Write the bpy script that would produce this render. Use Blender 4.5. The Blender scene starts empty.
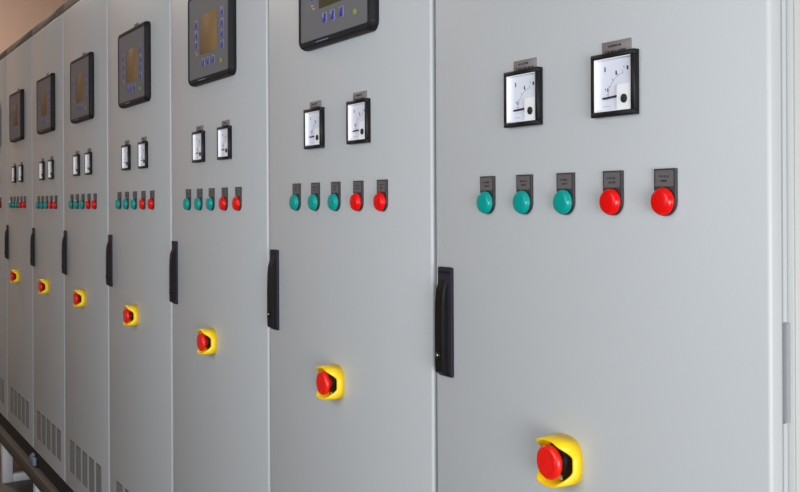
import bpy, bmesh, math, random
from mathutils import Matrix, Vector
PI = math.pi
col = bpy.context.scene.collection
EYE = 1.71            # camera height above the floor
PITCH = 0.8           # cabinet width
OFF = [.0096, .0071, -.0051, -.0155, -.0206, .0148, .0098, 0.0]   # small joint tolerances along the row
ZOFF = [-.0007, .0019, -.0002, .0005, -.0006, -.0019, .001, 0.0]
NC = 8

# ------------------------------------------------------------------ materials
def srgb(r, g, b):
    f = lambda c: (c/12.92 if c <= .04045 else ((c+.055)/1.055)**2.4)
    return (f(r/255), f(g/255), f(b/255), 1)

def mat(name, rgb, rough=.5, metal=0.0, noise=0.0, scale=8.0, bump=0.0, bscale=300.0, coat=0.0, spec=None, trans=0.0, ior=None):
    m = bpy.data.materials.new(name); m.use_nodes = True
    nt = m.node_tree; b = nt.nodes['Principled BSDF']
    b.inputs['Base Color'].default_value = rgb
    b.inputs['Roughness'].default_value = rough
    b.inputs['Metallic'].default_value = metal
    b.inputs['Coat Weight'].default_value = coat
    b.inputs['Coat Roughness'].default_value = .08
    b.inputs['Transmission Weight'].default_value = trans
    if spec is not None: b.inputs['Specular IOR Level'].default_value = spec
    if ior is not None: b.inputs['IOR'].default_value = ior
    if noise or bump:
        tc = nt.nodes.new('ShaderNodeTexCoord')
    if noise:
        n = nt.nodes.new('ShaderNodeTexNoise'); n.inputs['Scale'].default_value = scale; n.inputs['Detail'].default_value = 4
        nt.links.new(tc.outputs['Object'], n.inputs['Vector'])
        mx = nt.nodes.new('ShaderNodeMix'); mx.data_type = 'RGBA'
        mx.inputs['A'].default_value = tuple(c*(1-noise) for c in rgb[:3])+(1,)
        mx.inputs['B'].default_value = tuple(min(1, c*(1+noise)) for c in rgb[:3])+(1,)
        nt.links.new(n.outputs['Fac'], mx.inputs['Factor'])
        nt.links.new(mx.outputs['Result'], b.inputs['Base Color'])
    if bump:
        n2 = nt.nodes.new('ShaderNodeTexNoise'); n2.inputs['Scale'].default_value = bscale
        nt.links.new(tc.outputs['Object'], n2.inputs['Vector'])
        bp = nt.nodes.new('ShaderNodeBump'); bp.inputs['Strength'].default_value = bump; bp.inputs['Distance'].default_value = .001
        nt.links.new(n2.outputs['Fac'], bp.inputs['Height']); nt.links.new(bp.outputs['Normal'], b.inputs['Normal'])
    return m

M = dict(
    panel=mat('grey_powder_coat', srgb(189, 193, 196), .42, noise=.012, scale=3, bump=.05, bscale=900),
    body=mat('grey_body_coat', srgb(184, 187, 186), .45, noise=.02, scale=3),
    gasket=mat('dark_gasket', srgb(58, 60, 62), .7),
    roof=mat('brown_grey_rail', srgb(106, 99, 91), .6, noise=.12, scale=14),
    vent=mat('vent_slot_shade', srgb(95, 95, 96), .6),
    slat=mat('vent_slat', srgb(160, 161, 162), .5),
    black=mat('black_plastic', srgb(24, 24, 27), .42, spec=.22),
    blacksoft=mat('black_satin', srgb(44, 42, 52), .5, spec=.15),
    lever=mat('black_lever', srgb(24, 22, 22), .4, spec=.2),
    bezel=mat('bezel_black', srgb(30, 30, 34), .5, spec=.15),
    face=mat('display_face_grey', srgb(108, 108, 111), .5, spec=.2),
    lcd=mat('lcd_amber_reflection', srgb(132, 106, 72), .6, spec=.15, noise=.05, scale=60),  # amber tone is a reflection put into the base colour
    lcd_plain=mat('lcd_olive', srgb(76, 74, 48), .5, spec=.15),
    key=mat('key_blue', srgb(48, 54, 150), .4),
    keyrim=mat('key_rim', srgb(128, 129, 156), .5),
    orange=mat('mark_orange', srgb(205, 150, 140), .5),
    knob=mat('knob_green_yellow', srgb(134, 138, 66), .5),
    white=mat('dial_white', srgb(226, 229, 242), .35, coat=.4),
    cover=mat('cover_white', srgb(240, 241, 243), .3),
    ink=mat('ink_black', srgb(25, 25, 30), .6),
    inkgrey=mat('ink_grey', srgb(150, 152, 165), .6),
    plate=mat('label_plate_grey', srgb(122, 116, 114), .5, noise=.05, scale=100),
    plate_dark=mat('label_plate_dark', srgb(96, 91, 92), .5, noise=.05, scale=100),
    platehold=mat('label_holder', srgb(52, 50, 52), .45),
    green=mat('lens_green', srgb(0, 150, 143), .2, spec=.35),
    red=mat('lens_red', srgb(226, 12, 10), .2, spec=.35),
    stopred=mat('stop_red', srgb(236, 24, 14), .35, coat=.2),
    yellow=mat('guard_yellow', srgb(255, 214, 0), .4),
    tan=mat('stem_tan', srgb(120, 100, 70), .4),
    chrome=mat('chrome', srgb(200, 200, 200), .2, metal=1),
    plinth=mat('plinth_gap_shade', srgb(20, 17, 17), .8, noise=.2, scale=20),
    beam=mat('beam_brown', srgb(76, 70, 67), .6, noise=.1, scale=10),
    stand=mat('stand_white', srgb(205, 206, 214), .5, noise=.03, scale=8),
    peach=mat('wall_peach', srgb(222, 196, 180), .85, noise=.03, scale=.8),
    ceil=mat('ceiling_paint', srgb(190, 172, 158), .9, noise=.02, scale=1),
    floor=mat('floor_brown', srgb(104, 96, 84), .5, noise=.12, scale=2.5),
    wall=mat('wall_paint', srgb(150, 150, 150), .85, noise=.02, scale=1),
    frame=mat('window_frame_white', srgb(230, 230, 230), .5),
    clamp=mat('clamp_blue_grey', srgb(120, 134, 156), .5),
)
# clear glass for the window panes (Fresnel-weighted transparent + gloss)
g = bpy.data.materials.new('window_glass'); g.use_nodes = True
nt = g.node_tree; nt.nodes.clear()
o_ = nt.nodes.new('ShaderNodeOutputMaterial'); t_ = nt.nodes.new('ShaderNodeBsdfTransparent'); gl = nt.nodes.new('ShaderNodeBsdfGlossy')
gl.inputs['Roughness'].default_value = .02
fr = nt.nodes.new('ShaderNodeFresnel'); mxs = nt.nodes.new('ShaderNodeMixShader')
nt.links.new(fr.outputs[0], mxs.inputs[0]); nt.links.new(t_.outputs[0], mxs.inputs[1]); nt.links.new(gl.outputs[0], mxs.inputs[2]); nt.links.new(mxs.outputs[0], o_.inputs[0])
M['glass'] = g

# ------------------------------------------------------------------ mesh builder
class MB:
    def __init__(s): s.bm = bmesh.new(); s.mats = []
    def mi(s, m):
        if m not in s.mats: s.mats.append(m)
        return s.mats.index(m)
    def _fin(s, faces, m, smooth=False):
        i = s.mi(m)
        for f in faces: f.material_index = i; f.smooth = smooth
    def box(s, x0, x1, y0, y1, z0, z1, m, bev=0, seg=2, smooth=False):
        t = bmesh.new()
        bmesh.ops.create_cube(t, size=1)
        bmesh.ops.scale(t, vec=(x1-x0, y1-y0, z1-z0), verts=t.verts)
        bmesh.ops.translate(t, vec=((x0+x1)/2, (y0+y1)/2, (z0+z1)/2), verts=t.verts)
        if bev: bmesh.ops.bevel(t, geom=list(t.edges), offset=bev, segments=seg, profile=.5, affect='EDGES')
        s.merge(t, m, bool(bev) or smooth); return s
    def merge(s, t, m, smooth=False):
        t.verts.index_update(); vs = [s.bm.verts.new(v.co) for v in t.verts]
        fs = []
        for f in t.faces:
            try: fs.append(s.bm.faces.new([vs[v.index] for v in f.verts]))
            except ValueError: pass
        s._fin(fs, m, smooth); t.free()
    def prism(s, pts, y0, y1, m, bev=0, seg=2):
        """outline in the x-z plane extruded along y"""
        t = bmesh.new()
        a = [t.verts.new((x, y0, z)) for x, z in pts]; b = [t.verts.new((x, y1, z)) for x, z in pts]
        n = len(pts); front = t.faces.new(a); t.faces.new(b[::-1])
        for i in range(n): t.faces.new([a[i], b[i], b[(i+1) % n], a[(i+1) % n]])
        bmesh.ops.recalc_face_normals(t, faces=t.faces)
        if bev:
            ed = [e for e in t.edges if all(abs(v.co.y-y0) < 1e-7 for v in e.verts)]
            bmesh.ops.bevel(t, geom=ed, offset=bev, segments=seg, profile=.5, affect='EDGES')
        s.merge(t, m, False); return s
    def lathe(s, prof, c, m, n=32, smooth=True):
        """profile (r, y) revolved about the y axis through c=(x,z)"""
        t = bmesh.new(); rings = []
        for r, y in prof:
            if r < 1e-6: rings.append([t.verts.new((c[0], y, c[1]))])
            else: rings.append([t.verts.new((c[0]+r*math.cos(2*PI*k/n), y, c[1]+r*math.sin(2*PI*k/n))) for k in range(n)])
        for A, B in zip(rings, rings[1:]):
            for k in range(n):
                a0, a1 = A[k % len(A)], A[(k+1) % len(A)]; b0, b1 = B[k % len(B)], B[(k+1) % len(B)]
                vs = []
                for v in (a0, a1, b1, b0):
                    if v not in vs: vs.append(v)
                if len(vs) > 2: t.faces.new(vs)
        bmesh.ops.recalc_face_normals(t, faces=t.faces)
        s.merge(t, m, smooth); return s
    def mesh(s, name):
        me = bpy.data.meshes.new(name); s.bm.to_mesh(me); s.bm.free()
        for m in s.mats: me.materials.append(M[m])
        return me

def link(name, me, parent=None, loc=(0, 0, 0)):
    o = bpy.data.objects.new(name, me); col.objects.link(o)
    o.location = loc
    if parent: o.parent = parent
    return o
def tag(o, label=None, cat=None, group=None, kind=None):
    if label: o['label'] = label
    if cat: o['category'] = cat
    if group: o['group'] = group
    if kind: o['kind'] = kind
    return o

# ------------------------------------------------------------------ fittings (all built about their own centre on the door face y=0, protruding to -y)
def rrect(w, h, r, n=5, cx=0, cz=0):
    p = []
    for qx, qz, a in ((1, 1, 0), (-1, 1, 90), (-1, -1, 180), (1, -1, 270)):
        for k in range(n+1):
            t = math.radians(a+90*k/n)
            p.append((cx+qx*(w/2-r)+r*math.cos(t), cz+qz*(h/2-r)+r*math.sin(t)))
    return p

def strokes(b, x0, x1, z, h, y, seed, m='ink'):
    """a line of small illegible lettering"""
    rnd = random.Random(seed); x = x0
    while x < x1-.002:
        w = rnd.uniform(.0018, .0034)
        b.box(x, min(x+w, x1), y-.0002, y, z-h/2, z+h/2*rnd.uniform(.5, 1), m); x += w+rnd.choice((.0008, .0010, .0026))

# indicator light
def lamp_holder_mesh():
    b = MB()
    pts = [(.0206, .047), (-.0206, .047)]
    pts += [(.0206*math.cos(math.radians(180+a)), .0206*math.sin(math.radians(180+a))) for a in range(0, 181, 15)]
    b.prism(pts, -.0045, 0, 'platehold', bev=.0006, seg=1)
    b.lathe([(.0206, -.0045), (.0206, -.0060), (.0198, -.0064), (.0190, -.0045)], (0, 0), 'black', 28)
    return b.mesh('indicator_light')
def lamp_label_mesh(seed):
    b = MB(); b.box(-.0168, .0168, -.0053, -.0045, .0215, .0445, 'plate_dark')
    strokes(b, -.009, .010, .036, .0030, -.0053, seed); strokes(b, -.006, .008, .0295, .0030, -.0053, seed+50)
    return b.mesh('label_plate')
def lens_mesh(m):
    b = MB()
    b.lathe([(.0192, -.0046), (.0198, -.0055), (.0200, -.0095), (.0194, -.0105), (.0182, -.0108), (.0179, -.0140), (.0165, -.0154), (.0140, -.0160), (.0080, -.0165), (0, -.0167)], (0, 0), m, 32)
    return b.mesh('lens')

# panel meter
SM = .093
def meter_frame_mesh():
    b = MB(); h = SM/2; w = .0075
    t = 0.0112
    b.box(-h, h, -t, 0, -h, -h+w, 'black', .0006, 1); b.box(-h, h, -t, 0, h-w, h, 'black', .0006, 1)
    b.box(-h, -h+w, -t, 0, -h+w, h-w, 'black', .0006, 1); b.box(h-w, h, -t, 0, -h+w, h-w, 'black', .0006, 1)
    return b.mesh('panel_meter')
def meter_dial_mesh(v):
    b = MB(); h = SM/2-.0075; y = -.0035
    b.box(-h, h, y, -.001, -h, h, 'white')
    b.box(-h, -h+.0012, -.0105, y, -h, h, 'cover'); b.box(-h+.0012, h, -.0105, y, h-.0012, h, 'cover'); b.box(-h+.0012, h, -.0105, y, -h, -h+.0012, 'cover')
    cx, cz = .020, -.020
    # scale arc
    R = .036
    for k in range(14):
        a0 = math.radians(96+k*6.2); a1 = math.radians(96+(k+1)*6.2-.4)
        for rr, th in ((R, .0006),):
            p = [(cx+rr*math.cos(a0), cz+rr*math.sin(a0)), (cx+rr*math.cos(a1), cz+rr*math.sin(a1)),
                 (cx+(rr-th)*math.cos(a1), cz+(rr-th)*math.sin(a1)), (cx+(rr-th)*math.cos(a0), cz+(rr-th)*math.sin(a0))]
            b.prism(p, y-.0002, y, 'inkgrey')
        if k % 3 == 0:
            a = a0; u = Vector((math.cos(a), math.sin(a))); n = Vector((-u.y, u.x))*.0005; c = Vector((cx, cz))
            q = [c+u*(R-.001)+n, c+u*(R+.004)+n, c+u*(R+.004)-n, c+u*(R-.001)-n]
            b.prism([(v_.x, v_.y) for v_ in q], y-.0002, y, 'inkgrey')
    # short graduation numerals, unreadable at this size
    for (x, z, w, hh) in ((-.022, .024, .0022, .007), (.026, .022, .0035, .0055), (.002, .017, .0025, .006), (-.016, -.007, .002, .006), (-.021, -.0055, .002, .002), (.0185, .024, .0012, .002)):
        b.box(x-w/2, x+w/2, y-.0003, y, z-hh/2, z+hh/2, 'ink')
    strokes(b, -.026, -.010, -.031, .0012, y, 5+v, 'inkgrey')
    return b.mesh('dial')
def meter_needle_mesh():
    b = MB(); b.prism([(-.026, -.0205), (-.0255, -.0178), (.006, -.0160), (.006, -.0190)], -.0060, -.0048, 'ink'); return b.mesh('needle')
def meter_cover_mesh():
    b = MB(); h = SM/2-.0075
    b.prism([(.008, -h), (h, -h), (h, -.001), (.013, -.001), (.0095, -.0025), (.008, -.006)], -.0085, -.0035, 'cover')
    b.lathe([(.0064, -.0085), (.0064, -.0098), (.0052, -.0104), (0, -.0104)], (.0235, -.0225), 'ink', 24)
    b.box(.0190, .0280, -.01055, -.0103, -.0229, -.0221, 'blacksoft')
    return b.mesh('corner_cover')
def tag_plate_mesh(w, h, seed):
    b = MB(); b.box(-w/2, w/2, -.0022, 0, -h/2, h/2, 'plate', .0003, 1)
    strokes(b, -w*.28, w*.22, h*.17, .0034, -.0022, seed); strokes(b, -w*.38, w*.40, -h*.22, .0034, -.0022, seed+9)
    return b.mesh('label_plate')

# display controller
DW, DH = .363, .285
def disp_bezel_mesh():
    b = MB()
    t = bmesh.new()
    n = 6
    def ring(w, h, r, y): return [t.verts.new((x, y, z)) for x, z in rrect(w, h, r, n)]
    R = [ring(DW, DH, .022, 0), ring(DW, DH, .022, -.010), ring(DW-.006, DH-.006, .020, -.018), ring(DW-.012, DH-.012, .018, -.0205), ring(DW-.030, DH-.032, .006, -.0205), ring(DW-.032, DH-.034, .005, -.0185)]
    L = len(R[0])
    for A, B in zip(R, R[1:]):
        for k in range(L): t.faces.new([A[k], A[(k+1) % L], B[(k+1) % L], B[k]])
    t.faces.new(R[-1]); bmesh.ops.recalc_face_normals(t, faces=t.faces)
    b.merge(t, 'bezel', False)
    # small maker's mark on the lower rim
    x = -.080
    for k in range(8):
        b.box(x, x+.006, -.0208, -.0205, -DH/2+.0085, -DH/2+.0112, 'keyrim'); x += .0078
    return b.mesh('display_controller')
def disp_face_mesh():
    b = MB(); b.prism(rrect(DW-.033, DH-.035, .004, 3), -.0192, -.0184, 'face')
    # pictogram beside the lowest left key
    x, z = LX[0], -.048
    b.box(x-.010, x+.000, -.0195, -.0192, z+.002, z+.006, 'orange'); b.box(x-.003, x+.007, -.0195, -.0192, z-.006, z-.002, 'orange')
    return b.mesh('face_panel')
LX = (-.098, .120)
def disp_screen_mesh(m):
    b = MB(); b.box(-.067, .075, -.0200, -.0190, -.057, .064, m, .0004, 1); return b.mesh('screen')
def key_mesh():
    b = MB(); b.box(-.0115, .0115, -.0203, -.0190, -.0125, .0125, 'keyrim', .0004, 1); b.box(-.0090, .0090, -.0212, -.0200, -.0100, .0100, 'key', .0004, 1)
    return b.mesh('key')
def knob_mesh():
    b = MB(); b.lathe([(.0075, -.019), (.0075, -.0208), (.006, -.0218), (0, -.022)], (0, 0), 'knob', 20); return b.mesh('knob')

# emergency stop with yellow guard
def guard_mesh():
    b = MB(); t = bmesh.new(); n = 96; Ro, Ri = .0400, .0372
    def hgt(a):
        s = abs(math.sin(a)); u = min(1, max(0, (s-.25)/.6)); u = u*u*(3-2*u)
        return .019+.022*u
    outer0, outer1, inner1, inner0 = [], [], [], []
    for k in range(n):
        a = 2*PI*k/n; c, s = math.cos(a), math.sin(a); h = hgt(a); q = (abs(c)**2.7+abs(s)**2.7)**(-1/2.7); c *= q; s *= q; fl = 1-.05*(h-.018)/.02
        outer0.append(t.verts.new((Ro*c*1.0, 0, Ro*s))); outer1.append(t.verts.new((Ro*c*fl, -h, Ro*s*fl)))
        inner1.append(t.verts.new((Ri*c*fl, -h, Ri*s*fl))); inner0.append(t.verts.new((Ri*c, -.004, Ri*s)))
    for A, B in ((outer0, outer1), (outer1, inner1), (inner1, inner0)):
        for k in range(n): t.faces.new([A[k], A[(k+1) % n], B[(k+1) % n], B[k]])
    t.faces.new(inner0); t.faces.new(outer0[::-1])
    bmesh.ops.recalc_face_normals(t, faces=t.faces); b.merge(t, 'yellow', True)
    return b.mesh('emergency_stop')
def collar_mesh():
    b = MB(); b.lathe([(.034, -.004), (.034, -.010), (.031, -.012), (.022, -.013), (.018, -.014), (.0175, -.018), (0, -.018)], (0, 0), 'black', 40)
    b.box(-.006, .006, -.0145, -.0118, -.031, -.023, 'cover', .0005, 1)  # white block put in for the glint below the cap
    return b.mesh('collar')
def stop_cap_mesh():
    b = MB()
    b.lathe([(.0120, -.018), (.0125, -.021), (.0150, -.024), (.0200, -.027), (.0250, -.0305), (.0275, -.0335), (.0280, -.037), (.0268, -.0405), (.0235, -.0425), (.0200, -.0432), (.0185, -.0428), (.012, -.0434), (0, -.0436)], (0, 0), 'stopred', 44)
    # faint moulded twist arrows
    for k in range(3):
        a = k*2*PI/3
        for j in range(4):
            a0 = a+j*.16; p = []
            for (r, aa) in ((.0205, a0), (.0205, a0+.15), (.0180, a0+.15), (.0180, a0)): p.append((r*math.cos(aa), r*math.sin(aa)))
            b.prism(p, -.0440, -.0428, 'stopred')
    return b.mesh('push_button')

# door handle : origin at plate centre
HW, HH = .046, .209
def handle_plate_mesh():
    b = MB(); b.prism(rrect(HW, HH, .004, 3), -.006, 0, 'blacksoft', bev=.001, seg=1)
    # raised rim of the recess and the sloping lower end
    b.box(-.019, .019, -.0075, -.006, HH/2-.012, HH/2-.008, 'black'); b.box(-.019, .019, -.0075, -.006, -HH/2+.004, -HH/2+.008, 'black')
    return b.mesh('door_handle')
def handle_lever_mesh():
    b = MB(); t = bmesh.new()
    x0, x1 = -.0175, .0115
    prof = [(.080, -.005, -.0072), (.074, -.005, -.0095), (.062, -.005, -.0140), (.040, -.005, -.0165), (.0, -.005, -.0175), (-.040, -.005, -.0175), (-.070, -.005, -.0175), (-.096, -.005, -.0170), (-.099, -.005, -.0140)]
    rows = []
    for z, yb, yf in prof:
        rows.append([t.verts.new(v) for v in ((x0, yb, z), (x0, yf+.001, z), (x0+.0015, yf, z), (x1-.004, yf, z), (x1, yf+.002, z), (x1, yb, z))])
    for A, B in zip(rows, rows[1:]):
        for k in range(6): t.faces.new([A[k], A[(k+1) % 6], B[(k+1) % 6], B[k]])
    t.faces.new(rows[0]); t.faces.new(rows[-1][::-1]); bmesh.ops.recalc_face_normals(t, faces=t.faces)
    b.merge(t, 'lever', False)
    return b.mesh('lever')
def lock_mesh():
    b = MB(); b.lathe([(.0080, -.0165), (.0080, -.0190), (.0065, -.0198), (0, -.0198)], (-.006, -.064), 'lever', 20)
    b.lathe([(.0036, -.0196), (.0036, -.0204), (0, -.0207)], (-.006, -.064), 'chrome', 16)
    return b.mesh('lock')

FM = dict(holder=lamp_holder_mesh(), lens_g=lens_mesh('green'), lens_r=lens_mesh('red'),
          lab=[lamp_label_mesh(10+k) for k in range(5)], mframe=meter_frame_mesh(), mdial=[meter_dial_mesh(0), meter_dial_mesh(1)],
          needle=meter_needle_mesh(), mcover=meter_cover_mesh(), mtag=[tag_plate_mesh(.060, .020, 3), tag_plate_mesh(.061, .021, 4)],
          dtag=tag_plate_mesh(.052, .016, 8), dbez=disp_bezel_mesh(), dface=disp_face_mesh(), dscr=disp_screen_mesh('lcd'), dscr2=disp_screen_mesh('lcd_plain'),
          key=key_mesh(), knob=knob_mesh(), guard=guard_mesh(), collar=collar_mesh(), cap=stop_cap_mesh(),
          hplate=handle_plate_mesh(), hlever=handle_lever_mesh(), lock=lock_mesh())

# ------------------------------------------------------------------ cabinet shell
ZT, ZB = .921, -1.335
NOTCH = [(-.286, -.156), (.58, .71), (-1.20, -1.07)]
def door_mesh(w):
    """local x from -w to 0, front at y=0"""
    b = MB()
    b.box(-w, 0, 0, .026, ZB+.006, ZT-.004, 'panel', .0055, 3)
    z = ZB+.006
    for a, c in sorted(NOTCH)+[(ZT-.004, None)]:
        b.box(-.0035, 0, .025, .0322, z, a, 'panel'); z = c if c is not None else 0
    b.box(-w, -w+.0035, .019, .032, ZB+.006, ZT-.004, 'panel')
    b.box(-w+.0035, -.0035, .019, .032, ZT-.0075, ZT-.004, 'panel'); b.box(-w+.0035, -.0035, .019, .032, ZB+.006, ZB+.0095, 'panel')
    b.box(-w+.010, -.034, .0255, .035, ZB+.016, ZT-.014, 'gasket')
    return b.mesh('door')
def hinge_mesh(a, c):
    b = MB()
    b.box(-.033, .0050, .0330, .0345, a+.001, c-.001, 'panel')
    return b.mesh('hinge')
def body_mesh(x0, x1):
    b = MB()
    b.box(x0, x1, .0350, .0376, ZB, ZT, 'body', .0006, 1)
    b.box(x0+.001, x1-.0035, .0376, .0393, ZB, ZT, 'gasket')
    b.box(x0, x1, .0393, .60, ZB, ZT, 'body', .001, 1)
    return b.mesh('body')
def roof_mesh(x0, x1):
    b = MB(); b.box(x0, x1, .004, .60, ZT, ZT+.040, 'roof', .002, 1); return b.mesh('roof_rail')
def plinth_mesh(x0, x1):
    b = MB(); b.box(x0, x1, .002, .58, ZB-.068, ZB, 'plinth'); return b.mesh('plinth')  # nearly flush block; its black colour holds the shade of the gap
def vent_mesh():
    b = MB(); w, z0, z1 = .086, -1.247, -1.098
    b.box(-w/2, w/2, -.0010, 0, z0, z1, 'vent')  # flat dark plate, its colour stands in for shade inside the openings
    k = 0; z = z0+.004
    while z < z1-.004:
        b.prism([(-w/2+.004, z), (w/2-.004, z), (w/2-.004, z+.0022), (-w/2+.004, z+.0022)], -.0028, -.0010, 'slat'); z += .0075
    return b.mesh('vent_grille')
VENT = vent_mesh()

LED_X = [-.6185, -.5126, -.4070, -.2985, -.1925]
MET_X = [-.5588+SM/2, -.3380+SM/2]
NAMES = [
    'grey control cabinet nearest the camera, its door filling the right half',
    'grey control cabinet second from the right, large display cut by the top edge',
    'grey control cabinet third from the right, between two tall bright door seams',
    'grey control cabinet fourth from the right, nearest one with its whole display in view',
    'grey control cabinet fifth from the right, its five vent grilles fully in view',
    'grey control cabinet third from the left end of the row, above the small blue-grey clamp',
    'grey control cabinet second from the left end, with the leftmost display fully in view',
    'farthest grey control cabinet, only its edge visible at the left end']
bounds = [0.0]+[-PITCH*(n+1)+OFF[n] for n in range(NC)]
for n in range(NC):
    R_, L_ = bounds[n], bounds[n+1]
    root = link('control_cabinet', None, None, (R_, 0, EYE+ZB-.068))
    tag(root, NAMES[n], 'cabinet', 'row of grey control cabinets')
    zl = -(ZB-.068)           # eye level in the cabinet's own frame
    w = R_-L_
    def part(name, me, parent=root, loc=(0, 0, 0), label=None):
        o = link(name, me, parent, loc)
        if label: o['label'] = label
        return o
    body = part('body', body_mesh(-w+.001, -.001 if n else 0.0), loc=(0, 0, zl))
    part('roof_rail', roof_mesh(-w+.001, -.001), loc=(0, 0, zl), label='dull brown-grey top rail')
    part('plinth', plinth_mesh(-w+.001, -.001), loc=(0, 0, zl), label='near-flush plinth, shade of the gap in its black colour')
    gr, gl_ = (.008 if n == 0 else .0065), .0065
    door = part('door', door_mesh(w-gr-gl_), loc=(-gr, 0, zl))
    for a, c in NOTCH: link('hinge', hinge_mesh(a, c), door)
    s0 = (-PITCH*n+OFF[n])-R_           # fitting origin relative to the cabinet's root
    zo = zl+ZOFF[n]
    vx = [-.645+.121*k for k in range(5)]
    for x in vx: link('vent_grille', VENT, door, (x+gr+s0, 0, 0))
    for k, x in enumerate(LED_X):
        kind = 'green' if k < 3 else 'red'
        h = part('indicator_light', FM['holder'], loc=(s0+x, 0, zo+.0012), label=kind+' indicator light')
        part('lens', FM['lens_g'] if k < 3 else FM['lens_r'], h, label=kind+' lens')
        part('label_plate', FM['lab'][k], h)
    for k, x in enumerate(MET_X):
        f = part('panel_meter', FM['mframe'], loc=(s0+x, 0, zo+.1312+SM/2+.0006)); f.scale.z = 1.03
        part('dial', FM['mdial'][k], f, label='white dial'); part('needle', FM['needle'], f); part('corner_cover', FM['mcover'], f, label='white corner cover with black screw')
        part('label_plate', FM['mtag'][k], loc=(s0+(-.5115, -.291)[k], 0, zo+.1312+SM+.010), label='small grey label plate above the meter')
    d = part('display_controller', FM['dbez'], loc=(s0-.388, 0, zo+.3690+DH/2))
    part('face_panel', FM['dface'], d, label='dark grey face panel')
    part('screen', FM['dscr2'] if n < 2 else FM['dscr'], d, label='dark olive screen' if n < 2 else 'screen with a painted amber reflection')
    for z in (.040, .0095, -.022): part('key', FM['key'], d, (LX[0], 0, z))
    for z in (.048, .0155, -.017, -.049): part('key', FM['key'], d, (LX[1], 0, z))
    for x in (-.038, .002, .045): part('key', FM['key'], d, (x, 0, -.083))
    part('knob', FM['knob'], d, (.108, 0, -.094), label='yellow-green knob')
    part('label_plate', FM['dtag'], loc=(s0-.384, 0, zo+.3690+DH+.009))
    e = part('emergency_stop', FM['guard'], loc=(s0-.4120, 0, zo-.4145), label='yellow guard of the emergency stop')
    part('collar', FM['collar'], e, label='black collar'); part('push_button', FM['cap'], e, label='red mushroom push button', loc=(0, .0015, 0))
    hd = part('door_handle', FM['hplate'], loc=(s0-.7545, 0, zo-.2265), label='black door handle')
    part('lever', FM['hlever'], hd); part('lock', FM['lock'], hd)

# ------------------------------------------------------------------ welded base frame
ZR = EYE+ZB-.068       # top of the beams
base = link('steel_base_frame', None, None, (0, 0, 0))
tag(base, 'long brown steel base frame on white legs, carrying the whole row of grey cabinets', 'base frame')
xl, xr = bounds[-1]-.1, .05
b = MB(); b.box(xl, xr, -.035, .03, ZR-.066, ZR-.0, 'beam', .003, 1); link('front_beam', b.mesh('front_beam'), base)
b = MB(); b.box(xl, xr, .50, .60, ZR-.066, ZR, 'beam', .003, 1); link('rear_beam', b.mesh('rear_beam'), base)
b = MB(); b.box(0, .04, .03, .50, ZR-.06, ZR, 'beam'); cm = b.mesh('cross_member')
for k in range(8): link('cross_member', cm, base, (xl+.3+.8*k, 0, 0))
b = MB()
zt, zb = ZR-.066, 0.0
b.box(-.03, .03, -.03, .03, zb, zt, 'stand', .003, 1)
b.box(-.03, .03, .51, .57, zb, zt, 'stand', .003, 1)
b.box(-.025, .025, .03, .51, zb+.0, zb+.05, 'stand', .003, 1)
me = b.mesh('support_stand')
for k in range(6):
    o = link('support_stand', me, base, (-5.62+1.01*k, 0, 0)); o['label'] = 'white support stand under the beam'
b = MB(); b.box(-.05, .05, -.020, 0, 0, .046, 'clamp', .006, 2); b.box(-.018, .018, -.018, -.002, .046, .060, 'clamp', .003, 1)
o = link('clamp', b.mesh('clamp'), base, (-4.74, 0, ZR)); o['label'] = 'blue-grey clamp on the beam'

# ------------------------------------------------------------------ room
X0, X1, Y0, Y1, H = -10.5, 4.2, -3.6, 1.7, 4.6
def struct(name, b):
    o = link(name, b.mesh(name)); o['kind'] = 'structure'; return o
b = MB(); b.box(X0-.2, X1+.2, Y0-.2, Y1+.2, -.2, 0, 'floor'); struct('floor', b)
b = MB(); b.box(X0-.2, X1+.2, Y0-.2, Y1+.2, H, H+.2, 'ceil'); struct('ceiling', b)
b = MB(); b.box(X0-.2, X0, Y0, Y1, 0, H, 'peach'); struct('wall_left', b)
b = MB(); b.box(X0-.2, X1+.2, Y1, Y1+.2, 0, H, 'peach'); struct('wall_back', b)
# right wall with a large window
wy0, wy1, wz0, wz1 = -3.0, -.4, .25, 2.2
b = MB()
b.box(X1, X1+.2, Y0, wy0, 0, H, 'wall'); b.box(X1, X1+.2, wy1, Y1, 0, H, 'wall')
b.box(X1, X1+.2, wy0, wy1, 0, wz0, 'wall'); b.box(X1, X1+.2, wy0, wy1, wz1, H, 'wall'); struct('wall_right', b)
def window_x(name, x, a0, a1, z0, z1, nd):
    b = MB(); f = .06
    b.box(x+.05, x+.12, a0, a1, z0, z0+f, 'frame'); b.box(x+.05, x+.12, a0, a1, z1-f, z1, 'frame')
    for k in range(nd+1):
        y = a0+(a1-a0-f)*k/nd; b.box(x+.05, x+.12, y, y+f, z0+f, z1-f, 'frame')
    b.box(x+.08, x+.086, a0+f, a1-f, z0+f, z1-f, 'glass'); return struct(name, b)
window_x('window_1', X1, wy0, wy1, wz0, wz1, 3)
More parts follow.
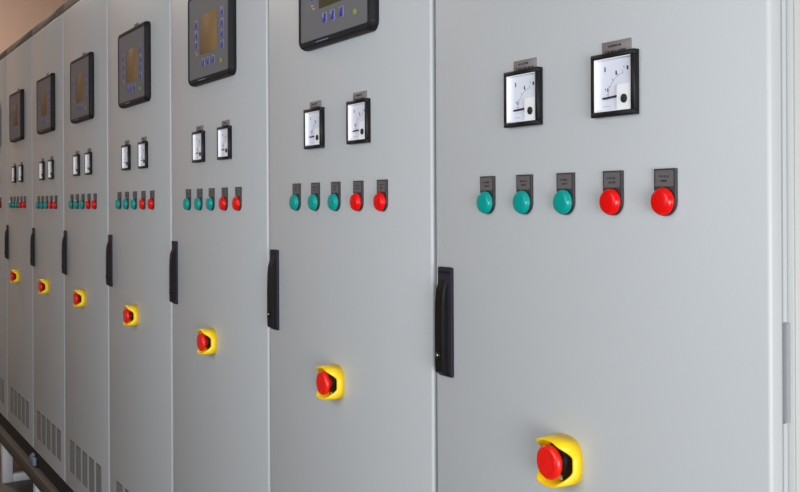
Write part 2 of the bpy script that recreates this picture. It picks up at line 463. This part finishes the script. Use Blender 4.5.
# front wall (behind the photographer) with a band of windows near its right half
fx0, fx1, fz0, fz1 = -2.1, 1.5, 1.5, 3.5
b = MB()
b.box(X0-.2, fx0, Y0-.2, Y0, 0, H, 'wall'); b.box(fx1, X1+.2, Y0-.2, Y0, 0, H, 'wall')
b.box(fx0, fx1, Y0-.2, Y0, 0, fz0, 'wall'); b.box(fx0, fx1, Y0-.2, Y0, fz1, H, 'wall'); struct('wall_front', b)
b = MB(); f = .06; y = Y0
b.box(fx0, fx1, y-.12, y-.05, fz0, fz0+f, 'frame'); b.box(fx0, fx1, y-.12, y-.05, fz1-f, fz1, 'frame')
for k in range(6):
    xx = fx0+(fx1-fx0-f)*k/5; b.box(xx, xx+f, y-.12, y-.05, fz0+f, fz1-f, 'frame')
b.box(fx0+f, fx1-f, y-.086, y-.08, fz0+f, fz1-f, 'glass'); struct('window_2', b)

# ------------------------------------------------------------------ light
def area(name, loc, rot, sx, sy, power, colr):
    l = bpy.data.lights.new(name, 'AREA'); l.shape = 'RECTANGLE'; l.size = sx; l.size_y = sy; l.energy = power; l.color = colr
    o = bpy.data.objects.new(name, l); o.location = loc; o.rotation_euler = rot; col.objects.link(o); return o
# daylight arriving through the two windows
area('daylight_right', (X1-.02, (wy0+wy1)/2, (wz0+wz1)/2), (0, PI/2, 0), wz1-wz0, wy1-wy0, 225, (.95, .98, 1.0))
area('daylight_front', ((fx0+fx1)/2, Y0+.02, (fz0+fz1)/2), (PI/2, 0, 0), fx1-fx0, fz1-fz0, 64, (.96, .98, 1.0))
# added warm fill, out of view, to brighten the far wall and panels
area('far_fill', (-8.6, -.9, H-.12), (0, 0, 0), 1.2, .5, 82, (1.0, .88, .77))
b = MB(); b.box(-9.25, -7.95, -1.2, -.6, H-.1, H, 'frame', .01, 1); o = link('far_fill_box', b.mesh('far_fill_box')); tag(o, 'white box added above the unseen warm fill light at the far end', 'fill light')  # box added to go with the fill light, no known fixture
w_ = bpy.data.worlds.new('World'); bpy.context.scene.world = w_; w_.use_nodes = True
bg = w_.node_tree.nodes['Background']; bg.inputs[0].default_value = (.75, .87, 1, 1); bg.inputs[1].default_value = 1.0

# ------------------------------------------------------------------ camera
yaw, pitch, roll = 0.544424, -0.0001948, -0.0047248
fw = Vector((-math.cos(yaw), math.sin(yaw), 0)); rt = Vector((math.sin(yaw), math.cos(yaw), 0)); up = Vector((0, 0, 1))
f2 = fw*math.cos(pitch)+up*math.sin(pitch); u1 = up*math.cos(pitch)-fw*math.sin(pitch)
r2 = rt*math.cos(roll)+u1*math.sin(roll); u2 = u1*math.cos(roll)-rt*math.sin(roll)
cd = bpy.data.cameras.new('camera'); cam = bpy.data.objects.new('camera', cd); col.objects.link(cam)
cam.matrix_world = Matrix(((r2.x, u2.x, -f2.x, .8132), (r2.y, u2.y, -f2.y, -1.04754), (r2.z, u2.z, -f2.z, EYE), (0, 0, 0, 1)))
cd.sensor_width = 36; cd.lens = 36*978.73/800; cd.shift_x = 0; cd.shift_y = -42.71/800; cd.clip_start = .02
sc = bpy.context.scene; sc.camera = cam
sc.view_settings.view_transform = 'Standard'; sc.view_settings.look = 'None'; sc.view_settings.gamma = 1; sc.view_settings.use_curve_mapping = False
sc.view_settings.exposure = 0.0
